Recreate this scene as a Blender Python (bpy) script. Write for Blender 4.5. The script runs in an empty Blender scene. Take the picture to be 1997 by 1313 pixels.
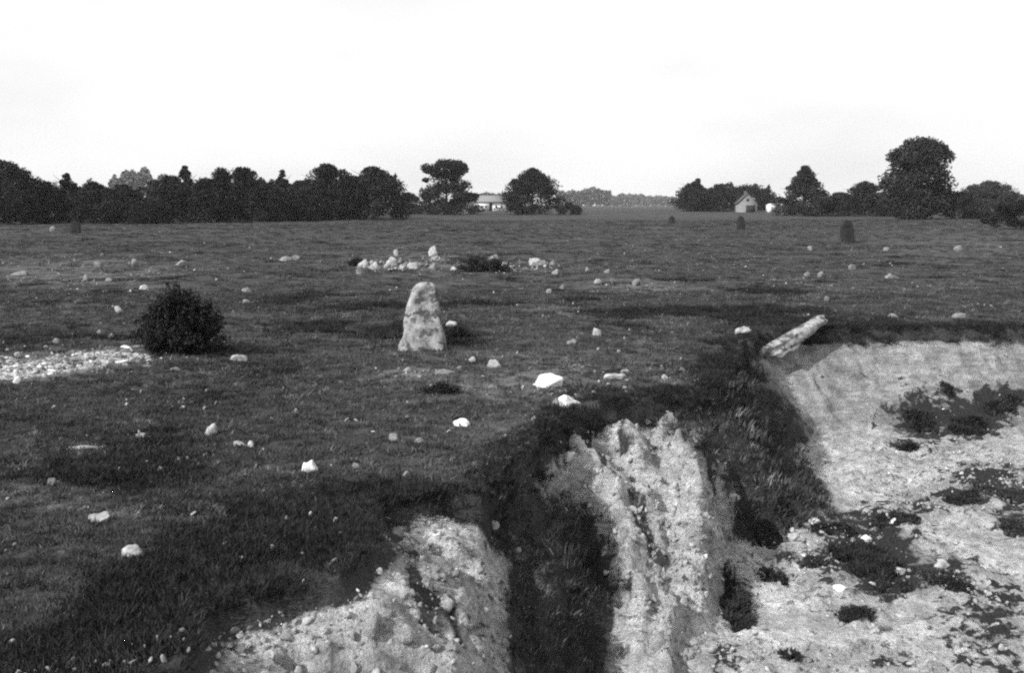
import bpy, math
import numpy as np
from mathutils import Vector, Matrix

# ------------------------------------------------------------------ camera, sky, sun, exposure
scene = bpy.context.scene
COL = scene.collection
rad = math.radians
F_PX, U0, V0 = 1960.0, 998.5, 656.5          # focal length and centre in photograph pixels
EYE = np.array([0.0, 0.0, 2.2])
PITCH = math.atan((V0 - 400.0) / F_PX)       # level horizon on row 400

cam_data = bpy.data.cameras.new('camera')
cam = bpy.data.objects.new('camera', cam_data)
COL.objects.link(cam)
cam.location = EYE
cam.rotation_euler = (rad(90) - PITCH, 0, 0)
cam_data.sensor_width = 36.0
cam_data.lens = 36.0 * F_PX / 1997.0
cam_data.clip_start = 0.1
cam_data.clip_end = 12000
scene.camera = cam

SUN_ELEV = rad(37)
SUN_TRAVEL = (0.80, 0.60)                    # the way the shadows fall, on the plan
sun_to = Vector((-SUN_TRAVEL[0] * math.cos(SUN_ELEV), -SUN_TRAVEL[1] * math.cos(SUN_ELEV), math.sin(SUN_ELEV)))
sd = bpy.data.lights.new('sun', 'SUN')
sd.energy = 4.6
sd.angle = rad(0.6)
sd.color = (1, 1, 1)
sun = bpy.data.objects.new('sun', sd)
COL.objects.link(sun)
sun.rotation_euler = sun_to.to_track_quat('Z', 'Y').to_euler()

world = bpy.data.worlds.new('World')
scene.world = world
world.use_nodes = True
nt = world.node_tree
nt.nodes.clear()
sky = nt.nodes.new('ShaderNodeTexSky')
sky.sky_type = 'NISHITA'
sky.sun_disc = False
sky.sun_elevation = SUN_ELEV
sky.sun_rotation = math.atan2(sun_to.x, sun_to.y)
sky.dust_density = 4.0
sky.air_density = 1.0
bw = nt.nodes.new('ShaderNodeRGBToBW')       # black and white film
nt.links.new(sky.outputs[0], bw.inputs[0])
tc = nt.nodes.new('ShaderNodeTexCoord')
mp = nt.nodes.new('ShaderNodeMapping')
mp.inputs['Scale'].default_value = (1.6, 1.6, 5.0)
mp.inputs['Location'].default_value = (0.35, 0.2, 0.0)
nt.links.new(tc.outputs['Generated'], mp.inputs[0])
cn = nt.nodes.new('ShaderNodeTexNoise')
cn.inputs['Scale'].default_value = 1.5
cn.inputs['Detail'].default_value = 4
nt.links.new(mp.outputs[0], cn.inputs['Vector'])
cr = nt.nodes.new('ShaderNodeMapRange')      # thin cloud: bright veil and slightly greyer patches
cr.inputs['From Min'].default_value = 0.40
cr.inputs['From Max'].default_value = 0.66
cr.inputs['To Min'].default_value = 1.10
cr.inputs['To Max'].default_value = 0.90
nt.links.new(cn.outputs[0], cr.inputs['Value'])
veil = nt.nodes.new('ShaderNodeMath'); veil.operation = 'MULTIPLY_ADD'
veil.inputs[1].default_value = 0.55          # clear part
veil.inputs[2].default_value = 6.8           # even white veil
nt.links.new(bw.outputs[0], veil.inputs[0])
mul = nt.nodes.new('ShaderNodeMath'); mul.operation = 'MULTIPLY'
nt.links.new(veil.outputs[0], mul.inputs[0]); nt.links.new(cr.outputs[0], mul.inputs[1])
bg = nt.nodes.new('ShaderNodeBackground')
bg.inputs['Strength'].default_value = 0.10
nt.links.new(mul.outputs[0], bg.inputs['Color'])
wo = nt.nodes.new('ShaderNodeOutputWorld')
nt.links.new(bg.outputs[0], wo.inputs['Surface'])

scene.view_settings.view_transform = 'Standard'
scene.view_settings.look = 'None'
scene.view_settings.exposure = 0.28
scene.view_settings.gamma = 1.0
scene.view_settings.use_curve_mapping = False
scene.cycles.pixel_filter_type = 'BLACKMAN_HARRIS'
scene.cycles.filter_width = 2.2              # the soft old lens
scene.cycles.max_bounces = 5
scene.cycles.diffuse_bounces = 3
scene.cycles.volume_bounces = 0
scene.cycles.use_denoising = False

# ------------------------------------------------------------------ helpers
RNG = np.random.default_rng(7)
FWD = np.array([0, math.cos(PITCH), -math.sin(PITCH)])
UPV = np.array([0, math.sin(PITCH), math.cos(PITCH)])

def ray(u, v):
    d = FWD * F_PX + np.array([1.0, 0, 0]) * (u - U0) + UPV * (V0 - v)
    return d / d[1]                                      # per metre of depth along y

def at_depth(u, v, y):
    return EYE + ray(u, v) * y

def on_level(u, v, z=0.0):
    d = ray(u, v)
    return EYE + d * ((z - EYE[2]) / d[2])

def to_pixel(x, y, z):
    dx, dy, dz = x - EYE[0], y - EYE[1], z - EYE[2]
    w = dy * FWD[1] + dz * FWD[2]
    w = np.where(w > 0.05, w, 0.05)
    return U0 + F_PX * dx / w, V0 - F_PX * (dy * UPV[1] + dz * UPV[2]) / w

def hash2(ix, iy, seed):
    h = (ix.astype(np.int64) * 374761393 + iy.astype(np.int64) * 668265263 + seed * 974711) & 0xFFFFFFFF
    h = ((h ^ (h >> 13)) * 1274126177) & 0xFFFFFFFF
    h = (h ^ (h >> 16)) & 0xFFFFFF
    return h / float(0xFFFFFF)

def vnoise(x, y, seed=0):
    xi, yi = np.floor(x), np.floor(y)
    fx, fy = x - xi, y - yi
    fx, fy = fx * fx * (3 - 2 * fx), fy * fy * (3 - 2 * fy)
    a, b = hash2(xi, yi, seed), hash2(xi + 1, yi, seed)
    c, d = hash2(xi, yi + 1, seed), hash2(xi + 1, yi + 1, seed)
    return (a + (b - a) * fx) * (1 - fy) + (c + (d - c) * fx) * fy * 1.0 - 0.5

def fbm(x, y, oct=4, seed=0):
    s, amp, f = np.zeros_like(np.asarray(x, float)), 1.0, 1.0
    for k in range(oct):
        s = s + amp * vnoise(x * f + 17.3 * k, y * f - 9.1 * k, seed + k)
        amp *= 0.5
        f *= 2.03
    return s

def sstep(a, b, x):
    t = np.clip((x - a) / (b - a), 0, 1)
    return t * t * (3 - 2 * t)

# ------------------------------------------------------------------ the lie of the land
PIT_DEPTH = 1.5
def L(u, v): 
    p = on_level(u, v)
    return (p[0], p[1])
# rim of the pit: (plan point, width of the slope under it, how far that slope is grown over 0..1)
RIM = [((-1.9, 3.6), 2.4, 0.1), (L(375, 1300), 2.4, 0.0), (L(430, 1200), 2.4, 0.0), (L(672, 1140), 2.4, 0.0),
       (L(715, 1080), 2.2, 0.0), (L(735, 985), 2.2, 0.0), (L(845, 962), 2.2, 0.0), (L(945, 952), 1.3, 0.3),
       (L(985, 912), 0.8, 1.0), (L(1030, 862), 0.8, 0.5), (L(1088, 814), 1.0, 0.0), (L(1200, 788), 1.0, 0.0),
       (L(1310, 772), 0.9, 0.2), (L(1398, 758), 1.2, 1.0), (L(1418, 735), 1.25, 1.0), (L(1438, 692), 1.1, 1.0),
       (L(1470, 655), 1.5, 0.0), (L(1600, 648), 1.7, 0.0), (L(1750, 645), 1.7, 0.0), (L(2000, 642), 1.7, 0.0),
       ((11.5, 17.4), 1.7, 0.0), ((15.0, 13.5), 1.6, 0.3), ((15.5, 8.0), 1.6, 0.3), ((12.0, 3.2), 1.2, 0.3),
       ((6.0, 2.3), 1.1, 0.3), ((1.2, 2.1), 1.1, 0.3), ((-1.1, 2.4), 1.2, 0.3)]
RIM_P = np.array([r[0] for r in RIM])
# crest of the bright spur that runs out into the pit
SPUR = [at_depth(1312, 798, 11.0), at_depth(1352, 900, 10.0), at_depth(1368, 1000, 9.3), at_depth(1346, 1100, 8.7),
        at_depth(1312, 1220, 8.0), at_depth(1285, 1330, 7.2), at_depth(1270, 1500, 6.4)]
SLUMP = [at_depth(1035, 935, 8.9), at_depth(1050, 1020, 8.3), at_depth(1062, 1125, 7.7), at_depth(1058, 1270, 7.0), at_depth(1050, 1430, 6.3)]
SPUR_C = [at_depth(1215, 812, 10.8), at_depth(1245, 900, 10.1), at_depth(1275, 1000, 9.5), at_depth(1290, 1120, 8.7)]
SPUR_B = [at_depth(1105, 832, 10.4), at_depth(1145, 860, 10.05), at_depth(1185, 920, 9.8), at_depth(1232, 1010, 9.3), at_depth(1262, 1140, 8.5), at_depth(1255, 1290, 7.7), at_depth(1250, 1450, 6.8)]

def seg_dist(x, y, a, b):
    ab = (b[0] - a[0], b[1] - a[1])
    t = np.clip(((x - a[0]) * ab[0] + (y - a[1]) * ab[1]) / (ab[0] ** 2 + ab[1] ** 2 + 1e-9), 0, 1)
    return np.hypot(x - a[0] - t * ab[0], y - a[1] - t * ab[1]), t

def land(x, y):
    """height, distance into the pit (negative on the heath), overgrown 0..1"""
    x = np.asarray(x, float); y = np.asarray(y, float)
    r = np.hypot(x, y)
    z = 0.16 * fbm(x * 0.22, y * 0.22, 3, 3) * sstep(2, 9, r) + 0.05 * fbm(x * 1.3, y * 1.3, 3, 9)
    z = z + 0.62 * sstep(110, 270, r) + 0.5 * fbm(x * 0.012, y * 0.012, 2, 21) * sstep(40, 160, r)
    d_in = np.full(x.shape, -9.0)
    grown = np.zeros(x.shape)
    near = (x > -5) & (x < 19) & (y > 0.5) & (y < 20.5)
    if near.any():
        X, Y = x[near], y[near]
        wx = X + 0.13 * fbm(X * 1.1, Y * 1.1, 4, 31) + 0.07 * fbm(X * 5, Y * 5, 3, 33)
        wy = Y + 0.13 * fbm(X * 1.1, Y * 1.1, 4, 47) + 0.07 * fbm(X * 5, Y * 5, 3, 49)
        n = len(RIM_P)
        inside = np.zeros(X.shape, bool)
        for i in range(n):
            a, b = RIM_P[i], RIM_P[(i + 1) % n]
            c = ((a[1] > wy) != (b[1] > wy))
            xs = a[0] + (wy - a[1]) * (b[0] - a[0]) / (b[1] - a[1] + 1e-12)
            inside ^= c & (wx < xs)
        best = np.full(X.shape, -99.0); dmin = np.full(X.shape, 99.0); gr = np.zeros(X.shape)
        rough = 1 + 0.35 * fbm(X * 0.9, Y * 0.9, 3, 61)
        for i in range(n):
            j = (i + 1) % n
            d, t = seg_dist(wx, wy, RIM_P[i], RIM_P[j])
            w = (RIM[i][1] + (RIM[j][1] - RIM[i][1]) * t) * rough
            lip = np.where(w > 2.0 * rough, 0.05, 0.16)
            q = np.clip(d / w, 0, 1)
            prof = -lip * sstep(0, 0.10, d) - (PIT_DEPTH - lip) * (0.30 * q + 0.70 * sstep(-0.25, 1.0, q) - 0.70 * sstep(-0.25, 1.0, np.zeros(1))) / (0.30 + 0.70 * (1 - sstep(-0.25, 1.0, np.zeros(1))))
            up = prof > best
            best = np.where(up, prof, best)
            g = RIM[i][2] + (RIM[j][2] - RIM[i][2]) * t
            gr = np.where(up, g * (1 - sstep(0.8, 1.05, q)), gr)
            dmin = np.minimum(dmin, d)
        # the steep right side of the left spur
        s_r = np.clip(wx + 0.022 * wy + 0.08, 0, 9) * sstep(8.1, 7.6, wy)
        cut = best - 0.75 * s_r - 0.10 * sstep(0, .15, s_r)
        best = np.where(s_r > 0, np.maximum(cut, np.minimum(best, -PIT_DEPTH)), best)
        for SP in (SPUR, SPUR_B, SPUR_C, SLUMP):
          for i in range(len(SP) - 1):
            d, t = seg_dist(wx, wy, SP[i], SP[i + 1])
            crest = SP[i][2] + (SP[i + 1][2] - SP[i][2]) * t
            side = (SP[i + 1][0] - SP[i][0]) * (wy - SP[i][1]) - (SP[i + 1][1] - SP[i][1]) * (wx - SP[i][0])
            steep = np.where(side > 0, 1.9, 0.75) if SP is SPUR else np.where(side > 0, 1.5, 0.75) if SP is SLUMP else 0.75
            prof = crest - d * (steep + 0.6 * sstep(0, 0.5, d)) - 0.02
            prof = np.maximum(prof, -PIT_DEPTH - 0.2)
            up = prof > best
            best = np.where(up, prof, best)
            gr = np.where(up, 1.0 if SP is SLUMP else 0.0, gr)
        # gullies, clods and floor bumps
        mid = sstep(0.1, 0.5, dmin)
        best = best + mid * (0.13 * fbm(X * 2.2, Y * 2.2, 4, 71) + (0.05 + 0.12 * sstep(-1.42, -1.2, best) * (1 - gr) * sstep(13.8, 12.6, Y)) * (0.5 - 2.2 * np.abs(vnoise(X * 4.3 + .6 * vnoise(X * 9, Y * 9, 3), Y * 4.3, 83)) + 0.9 * vnoise(X * 9.5, Y * 9.5, 85)))
        rut = np.abs(vnoise(X * 3.0 + Y * 0.4, Y * 0.7, 95)) - 0.2
        best = best + mid * (0.03 + 0.05 * sstep(13.8, 12.6, Y)) * rut * sstep(-1.45, -1.2, best)
        zi = np.where(inside, z[near] * (1 - sstep(0, 1.2, dmin)) + best, z[near] + 0.04 * sstep(0.5, 0.0, dmin))
        z[near] = zi
        d_in[near] = np.where(inside, dmin, -dmin)
        grown[near] = np.where(inside, gr, 0)
    return z, d_in, grown

def zf(x, y):
    return float(land(np.array([x]), np.array([y]))[0][0])

def on_land(u, v, y0=2.5, y1=140.0):
    """where the line of sight through a photograph pixel meets the ground"""
    ys = np.concatenate([np.arange(y0, 30, 0.03), np.arange(30, y1, 0.25)])
    d = ray(u, v)
    px, pz = EYE[0] + d[0] * ys, EYE[2] + d[2] * ys
    hit = np.nonzero(pz <= land(px, ys)[0])[0]
    k = hit[0] if len(hit) else -1
    return np.array([px[k], ys[k], land(px[k:k + 1] if k >= 0 else px[-1:], ys[k:k + 1] if k >= 0 else ys[-1:])[0][0]])

# ------------------------------------------------------------------ materials (black and white film: greys only)
def mat(name, build, rough=0.95):
    m = bpy.data.materials.new(name)
    m.use_nodes = True
    t = m.node_tree
    b = t.nodes['Principled BSDF']
    b.inputs['Roughness'].default_value = rough
    b.inputs['Specular IOR Level'].default_value = 0.15
    build(t, b)
    return m

def node(t, kind, **kw):
    n = t.nodes.new(kind)
    for k, v in kw.items():
        if k in n.inputs: n.inputs[k].default_value = v
        else: setattr(n, k, v)
    return n

def noise(t, vec, scale, detail=5, rough=0.6, w=None):
    n = node(t, 'ShaderNodeTexNoise')
    n.inputs['Scale'].default_value = scale
    n.inputs['Detail'].default_value = detail
    n.inputs['Roughness'].default_value = rough
    if vec is not None: t.links.new(vec, n.inputs['Vector'])
    return n.outputs[0]

def maprange(t, val, a, b, c, d):
    n = node(t, 'ShaderNodeMapRange')
    for i, x in zip(('From Min', 'From Max', 'To Min', 'To Max'), (a, b, c, d)):
        n.inputs[i].default_value = x
    t.links.new(val, n.inputs['Value'])
    return n.outputs[0]

def math2(t, op, a, b):
    n = node(t, 'ShaderNodeMath', operation=op)
    for i, x in enumerate((a, b)):
        if isinstance(x, (int, float)): n.inputs[i].default_value = x
        else: t.links.new(x, n.inputs[i])
    return n.outputs[0]

def mixf(t, f, a, b):
    n = node(t, 'ShaderNodeMix', data_type='FLOAT')
    for i, x in zip((0, 2, 3), (f, a, b)):
        if isinstance(x, (int, float)): n.inputs[i].default_value = x
        else: t.links.new(x, n.inputs[i])
    return n.outputs[0]

def bump(t, b, h, strength, dist):
    n = node(t, 'ShaderNodeBump')
    n.inputs['Strength'].default_value = strength
    n.inputs['Distance'].default_value = dist
    t.links.new(h, n.inputs['Height'])
    t.links.new(n.outputs[0], b.inputs['Normal'])

def grey(t, b, val):
    t.links.new(val, b.inputs['Base Color'])

def b_heath(t, b):
    g = node(t, 'ShaderNodeNewGeometry').outputs['Position']
    big = noise(t, g, 0.16, 4); mid = noise(t, g, 1.1, 5, 0.65); fine = noise(t, g, 14, 4, 0.7)
    far = noise(t, g, 0.03, 4)
    v = mixf(t, maprange(t, mid, 0.35, 0.65, 0, 1), 0.024, 0.050)
    v = math2(t, 'MULTIPLY', v, maprange(t, big, 0.3, 0.7, 0.75, 1.25))
    v = math2(t, 'MULTIPLY', v, maprange(t, far, 0.3, 0.7, 0.85, 1.2))
    ms = node(t, 'ShaderNodeMapping'); ms.inputs['Scale'].default_value = (0.22, 1.0, 1.0)
    t.links.new(g, ms.inputs[0])
    v = math2(t, 'MULTIPLY', v, maprange(t, noise(t, ms.outputs[0], 1.1, 6, 0.7), 0.42, 0.66, 0.75, 1.55))
    v = math2(t, 'MULTIPLY', v, maprange(t, fine, 0.3, 0.7, 0.6, 1.35))
    a = node(t, 'ShaderNodeAttribute', attribute_name='bare').outputs['Fac']
    dry = mixf(t, maprange(t, fine, 0.35, 0.65, 0, 1), 0.10, 0.2)
    v = mixf(t, math2(t, 'MULTIPLY', a, maprange(t, mid, 0.40, 0.55, 0.1, 1)), v, dry)
    v = mixf(t, math2(t, 'MULTIPLY', maprange(t, a, 0.9, 1.2, 0, 1), maprange(t, fine, 0.4, 0.6, 0.5, 1)), v, 0.52)
    grey(t, b, v)
    bump(t, b, math2(t, 'ADD', fine, mid), 0.6, 0.06)
M_HEATH = mat('heath_turf', b_heath)

def b_pit(t, b):
    g = node(t, 'ShaderNodeNewGeometry').outputs['Position']
    big = noise(t, g, 0.9, 4); mid = noise(t, g, 5, 6, 0.7); fine = noise(t, g, 38, 4, 0.75)
    v = mixf(t, maprange(t, mid, 0.34, 0.66, 0, 1), 0.41, 0.82)
    v = math2(t, 'MULTIPLY', v, maprange(t, big, 0.3, 0.7, 0.82, 1.2))
    v = math2(t, 'MULTIPLY', v, maprange(t, fine, 0.32, 0.68, 0.68, 1.28))
    mp_ = node(t, 'ShaderNodeMapping'); mp_.inputs['Scale'].default_value = (0.7, 0.5, 7.0); mp_.inputs['Rotation'].default_value = (0.1, 0.12, 0)
    t.links.new(g, mp_.inputs[0])
    strata = noise(t, mp_.outputs[0], 3.0, 5, 0.7)
    v = math2(t, 'MULTIPLY', v, maprange(t, strata, 0.35, 0.65, 0.72, 1.18))
    mo = node(t, 'ShaderNodeAttribute', attribute_name='far_slope_tone').outputs['Fac']
    v = math2(t, 'MULTIPLY', v, maprange(t, mo, 0, 1, 1.0, 0.62))
    spk = noise(t, g, 2.6, 6, 0.75)
    v = math2(t, 'MULTIPLY', v, maprange(t, spk, 0.40, 0.56, 0.70, 1.08))
    # moss and thin herbs on the floor
    fl = node(t, 'ShaderNodeAttribute', attribute_name='moss').outputs['Fac']
    moss = mixf(t, maprange(t, fine, 0.35, 0.65, 0, 1), 0.022, 0.06)
    v = mixf(t, maprange(t, math2(t, 'ADD', fl, math2(t, 'MULTIPLY', maprange(t, mid, 0.3, 0.7, -1, 1), 0.55)), 0.34, 0.54, 0, 1), v, moss)
    spots = math2(t, 'MULTIPLY', maprange(t, noise(t, g, 11, 4, 0.65), 0.54, 0.62, 0, 0.85), maprange(t, noise(t, g, 1.3, 3), 0.44, 0.58, 0, 1))
    spots = math2(t, 'MULTIPLY', spots, math2(t, 'SUBTRACT', 1.0, mo))
    v = mixf(t, spots, v, moss)
    # dark topsoil under the turf; grown-over walls, their shade deepened in the colour
    so = node(t, 'ShaderNodeAttribute', attribute_name='soil_shade').outputs['Fac']
    soil_shade = mixf(t, maprange(t, fine, 0.35, 0.65, 0, 1), 0.035, 0.10)
    v = mixf(t, maprange(t, math2(t, 'ADD', so, math2(t, 'MULTIPLY', maprange(t, mid, 0.3, 0.7, -1, 1), 0.35)), 0.35, 0.65, 0, 1), v, soil_shade)
    grey(t, b, v)
    bump(t, b, math2(t, 'ADD', math2(t, 'MULTIPLY', fine, 0.8), mid), 1.0, 0.12)
M_PIT = mat('pit_gravel', b_pit)

def plant(name, lo, hi):
    def f(t, b):
        r = node(t, 'ShaderNodeObjectInfo').outputs['Random']
        g = node(t, 'ShaderNodeNewGeometry').outputs['Random Per Island']
        grey(t, b, math2(t, 'MULTIPLY', maprange(t, r, 0, 1, lo, hi), maprange(t, g, 0, 1, 0.6, 1.4)))
    return mat(name, f, 0.8)
M_GRASS = plant('grass_blades', 0.037, 0.068)
M_SEDGE = plant('darker_grass_blades', 0.026, 0.05)
M_DRY = plant('dry_grass_blades', 0.10, 0.20)
M_HEATHER = plant('heather_sprigs', 0.012, 0.026)
M_WEED = plant('pit_weed_leaves', 0.018, 0.035)
M_JUNIPER = plant('juniper_needles', 0.016, 0.026)
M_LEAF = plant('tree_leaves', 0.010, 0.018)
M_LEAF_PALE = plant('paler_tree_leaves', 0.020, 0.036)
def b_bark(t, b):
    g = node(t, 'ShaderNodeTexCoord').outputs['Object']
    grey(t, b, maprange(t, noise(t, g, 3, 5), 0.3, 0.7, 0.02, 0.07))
M_LEAF_HAZED = plant('far_wood_leaves', 0.05, 0.08)  # distance haze put into the colour: paler than the near leaves
M_BARK = mat('bark', b_bark)

def stone_mat(name, lo, hi, blot):
    def f(t, b):
        g = node(t, 'ShaderNodeNewGeometry').outputs['Position']
        m, fi, l = noise(t, g, 9, 5, 0.65), noise(t, g, 60, 4, 0.7), noise(t, g, 6.3, 4, 0.6)
        v = mixf(t, maprange(t, m, 0.35, 0.65, 0, 1), lo, hi)
        v = math2(t, 'MULTIPLY', v, maprange(t, fi, 0.3, 0.7, 0.75, 1.2))
        if blot: v = mixf(t, math2(t, 'MULTIPLY', maprange(t, l, 0.50, 0.57, 0, 1), blot), v, 0.07)
        grey(t, b, v)
        bump(t, b, math2(t, 'ADD', m, math2(t, 'MULTIPLY', fi, 0.5)), 0.6, 0.03)
    return mat(name, f)
M_WHITE = stone_mat('white_limestone', 0.50, 0.80, 0.25)
M_PALE = stone_mat('pale_limestone', 0.22, 0.42, 0.35)
M_DULL = stone_mat('grey_stone', 0.14, 0.24, 0.5)
M_DARKSTONE = stone_mat('dark_weathered_stone', 0.015, 0.03, 0.0)
M_MENHIR = stone_mat('lichened_stone', 0.15, 0.38, 0.95)
def flat(name, lo, hi, s=6):
    def f(t, b):
        g = node(t, 'ShaderNodeTexCoord').outputs['Object']
        grey(t, b, maprange(t, noise(t, g, s, 4), 0.3, 0.7, lo, hi))
    return mat(name, f)
M_LIME = flat('limewashed_wall', 0.55, 0.8)
M_PLASTER = flat('pale_plaster', 0.16, 0.26, 2)
M_ROOF = flat('roof_tiles', 0.05, 0.09)
M_ROOF_PALE = flat('pale_roof', 0.14, 0.2)
M_TIMBER = flat('dark_timber', 0.02, 0.035)

# ------------------------------------------------------------------ building things
def tag(o, label=None, cat=None, group=None, kind=None):
    for k, v in (('label', label), ('category', cat), ('group', group), ('kind', kind)):
        if v: o[k] = v
    return o

def mesh_np(name, verts, loops, starts, totals, m, smooth=False):
    me = bpy.data.meshes.new(name)
    verts = np.asarray(verts, np.float32)
    me.vertices.add(len(verts)); me.vertices.foreach_set('co', verts.ravel())
    me.loops.add(len(loops)); me.loops.foreach_set('vertex_index', np.asarray(loops, np.int32))
    me.polygons.add(len(starts)); me.polygons.foreach_set('loop_start', np.asarray(starts, np.int32))
    me.polygons.foreach_set('loop_total', np.asarray(totals, np.int32))
    if smooth: me.polygons.foreach_set('use_smooth', np.ones(len(starts), bool))
    me.update(calc_edges=True)
    me.validate()
    me.materials.append(m)
    return me

def mesh_faces(name, verts, faces, m, smooth=False):
    loops = [i for f in faces for i in f]
    tot = [len(f) for f in faces]
    st = np.concatenate([[0], np.cumsum(tot)[:-1]]) if faces else []
    return mesh_np(name, verts, loops, st, tot, m, smooth)

def add(name, me, parent=None, loc=None, rotz=0.0):
    o = bpy.data.objects.new(name, me)
    COL.objects.link(o)
    if parent: o.parent = parent
    if loc is not None: o.location = loc
    o.rotation_euler.z = rotz
    return o

def empty(name, loc, rotz=0.0):
    o = bpy.data.objects.new(name, None)
    COL.objects.link(o)
    o.location = loc; o.rotation_euler.z = rotz
    o.empty_display_size = 0.2
    return o

def icosphere(sub):
    t = (1 + 5 ** 0.5) / 2
    v = [(-1, t, 0), (1, t, 0), (-1, -t, 0), (1, -t, 0), (0, -1, t), (0, 1, t), (0, -1, -t), (0, 1, -t), (t, 0, -1), (t, 0, 1), (-t, 0, -1), (-t, 0, 1)]
    f = [(0, 11, 5), (0, 5, 1), (0, 1, 7), (0, 7, 10), (0, 10, 11), (1, 5, 9), (5, 11, 4), (11, 10, 2), (10, 7, 6), (7, 1, 8),
         (3, 9, 4), (3, 4, 2), (3, 2, 6), (3, 6, 8), (3, 8, 9), (4, 9, 5), (2, 4, 11), (6, 2, 10), (8, 6, 7), (9, 8, 1)]
    v = [np.array(p) / np.linalg.norm(p) for p in v]
    for _ in range(sub):
        cache, nf = {}, []
        def midp(a, b):
            k = (min(a, b), max(a, b))
            if k not in cache:
                p = v[a] + v[b]; v.append(p / np.linalg.norm(p)); cache[k] = len(v) - 1
            return cache[k]
        for a, b, c in f:
            x, y, z = midp(a, b), midp(b, c), midp(c, a)
            nf += [(a, x, z), (b, y, x), (c, z, y), (x, y, z)]
        f = nf
    return np.array(v), f
ICO = {k: icosphere(k) for k in (1, 2, 3)}

def rock_mesh(name, size, m, seed, sub=2, angular=0.5, smooth=False, block=1.0):
    """a worn field stone: a ball cut by random planes and roughened, base flattened; size = full width, depth, height"""
    rg = np.random.default_rng(seed)
    v, f = ICO[sub]
    v = np.sign(v) * np.abs(v) ** block
    if block < 1: v[:, 0] *= 1.0
    for _ in range(9):
        n = rg.normal(size=3); n /= np.linalg.norm(n)
        lim = rg.uniform(0.5, 0.9) * (1.0 if block == 1 else 1.5)
        d = v @ n
        v = v - np.outer(np.maximum(d - lim, 0) * min(angular * 1.6, 1.0), n)
    o = rg.uniform(0, 50)
    v = v * (1 + 0.34 * fbm(v[:, 0] * 1.7 + o, v[:, 1] * 1.7 + v[:, 2] * 1.3 + o, 3, seed % 97))[:, None]
    v[:, 2] = np.maximum(v[:, 2], -0.55)
    lo, hi = v.min(0), v.max(0)
    v = (v - (lo + hi) / 2) / (hi - lo) * np.array(size)
    v[:, 2] += size[2] / 2
    return mesh_faces(name, v, f, m, smooth)

def tube(verts, faces, pts, radii, n=7):
    pts = [np.array(p, float) for p in pts]
    rings = []
    for i, p in enumerate(pts):
        d = pts[min(i + 1, len(pts) - 1)] - pts[max(i - 1, 0)]
        d /= np.linalg.norm(d) + 1e-9
        a = np.cross(d, [0.3, 0.9, 0.1]); a /= np.linalg.norm(a) + 1e-9
        b = np.cross(d, a)
        rings.append(len(verts))
        for k in range(n):
            w = 2 * math.pi * k / n
            verts.append(p + radii[i] * (a * math.cos(w) + b * math.sin(w)))
    for i in range(len(pts) - 1):
        for k in range(n):
            faces.append((rings[i] + k, rings[i] + (k + 1) % n, rings[i + 1] + (k + 1) % n, rings[i + 1] + k))
    verts.append(pts[-1]); e = len(verts) - 1
    for k in range(n):
        faces.append((rings[-1] + k, rings[-1] + (k + 1) % n, e))

def leaf_quads(c, size, rg, up=0.0):
    """one folded leaf-sized rhombus per centre"""
    n = len(c)
    a = rg.normal(size=(n, 3)); a[:, 2] += up; a /= np.linalg.norm(a, axis=1)[:, None]
    b = np.cross(a, rg.normal(size=(n, 3))); b /= np.linalg.norm(b, axis=1)[:, None] + 1e-9
    s = np.asarray(size).reshape(-1, 1) * rg.uniform(0.6, 1.3, (n, 1))
    v = np.stack([c - a * s * 0.6, c + b * s * 0.36, c + a * s * 0.6, c - b * s * 0.36], 1).reshape(-1, 3)
    return v

def quads_mesh(name, v, m):
    n = len(v) // 4
    return mesh_np(name, v, np.arange(4 * n), np.arange(n) * 4, np.full(n, 4), m)

def blades(rg, n, radius, h0, h1, width, lean, flatten=1.0):
    """n curved two-segment blades; returns verts (5 each) and faces"""
    ang = rg.uniform(0, 2 * math.pi, n); r = radius * np.sqrt(rg.uniform(0, 1, n))
    base = np.stack([r * np.cos(ang), r * np.sin(ang) * flatten, np.full(n, -0.02)], 1)
    h = rg.uniform(h0, h1, n) * (1 - 0.45 * (r / (radius + 1e-6)) ** 2)
    la = ang + rg.normal(0, 0.8, n)
    out = np.stack([np.cos(la), np.sin(la), np.zeros(n)], 1) * (h * rg.uniform(0.2, 1.0, n) * lean)[:, None]
    side = np.stack([-np.sin(la + rg.normal(0, 1, n)), np.cos(la + rg.normal(0, 1, n)), np.zeros(n)], 1)
    w = (width * rg.uniform(0.6, 1.4, n))[:, None]
    upv = np.stack([np.zeros(n), np.zeros(n), h], 1)
    mid = base + upv * 0.6 + out * 0.35
    tip = base + upv + out
    v = np.stack([base - side * w * 0.5, base + side * w * 0.5, mid + side * w * 0.4, mid - side * w * 0.4, tip], 1).reshape(-1, 3)
    k = np.arange(n) * 5
    loops = np.stack([k, k + 1, k + 2, k + 3, k + 3, k + 2, k + 4], 1).ravel()
    st = np.stack([np.arange(n) * 7, np.arange(n) * 7 + 4], 1).ravel()
    to = np.tile([4, 3], n)
    return v, loops, st, to

def templates(coll_name, objs):
    c = bpy.data.collections.new(coll_name)              # never linked to the scene: only read by the scatter
    for i, me in enumerate(objs):
        o = bpy.data.objects.new('%s_%02d' % (coll_name, i), me)
        c.objects.link(o)
    return c

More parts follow.
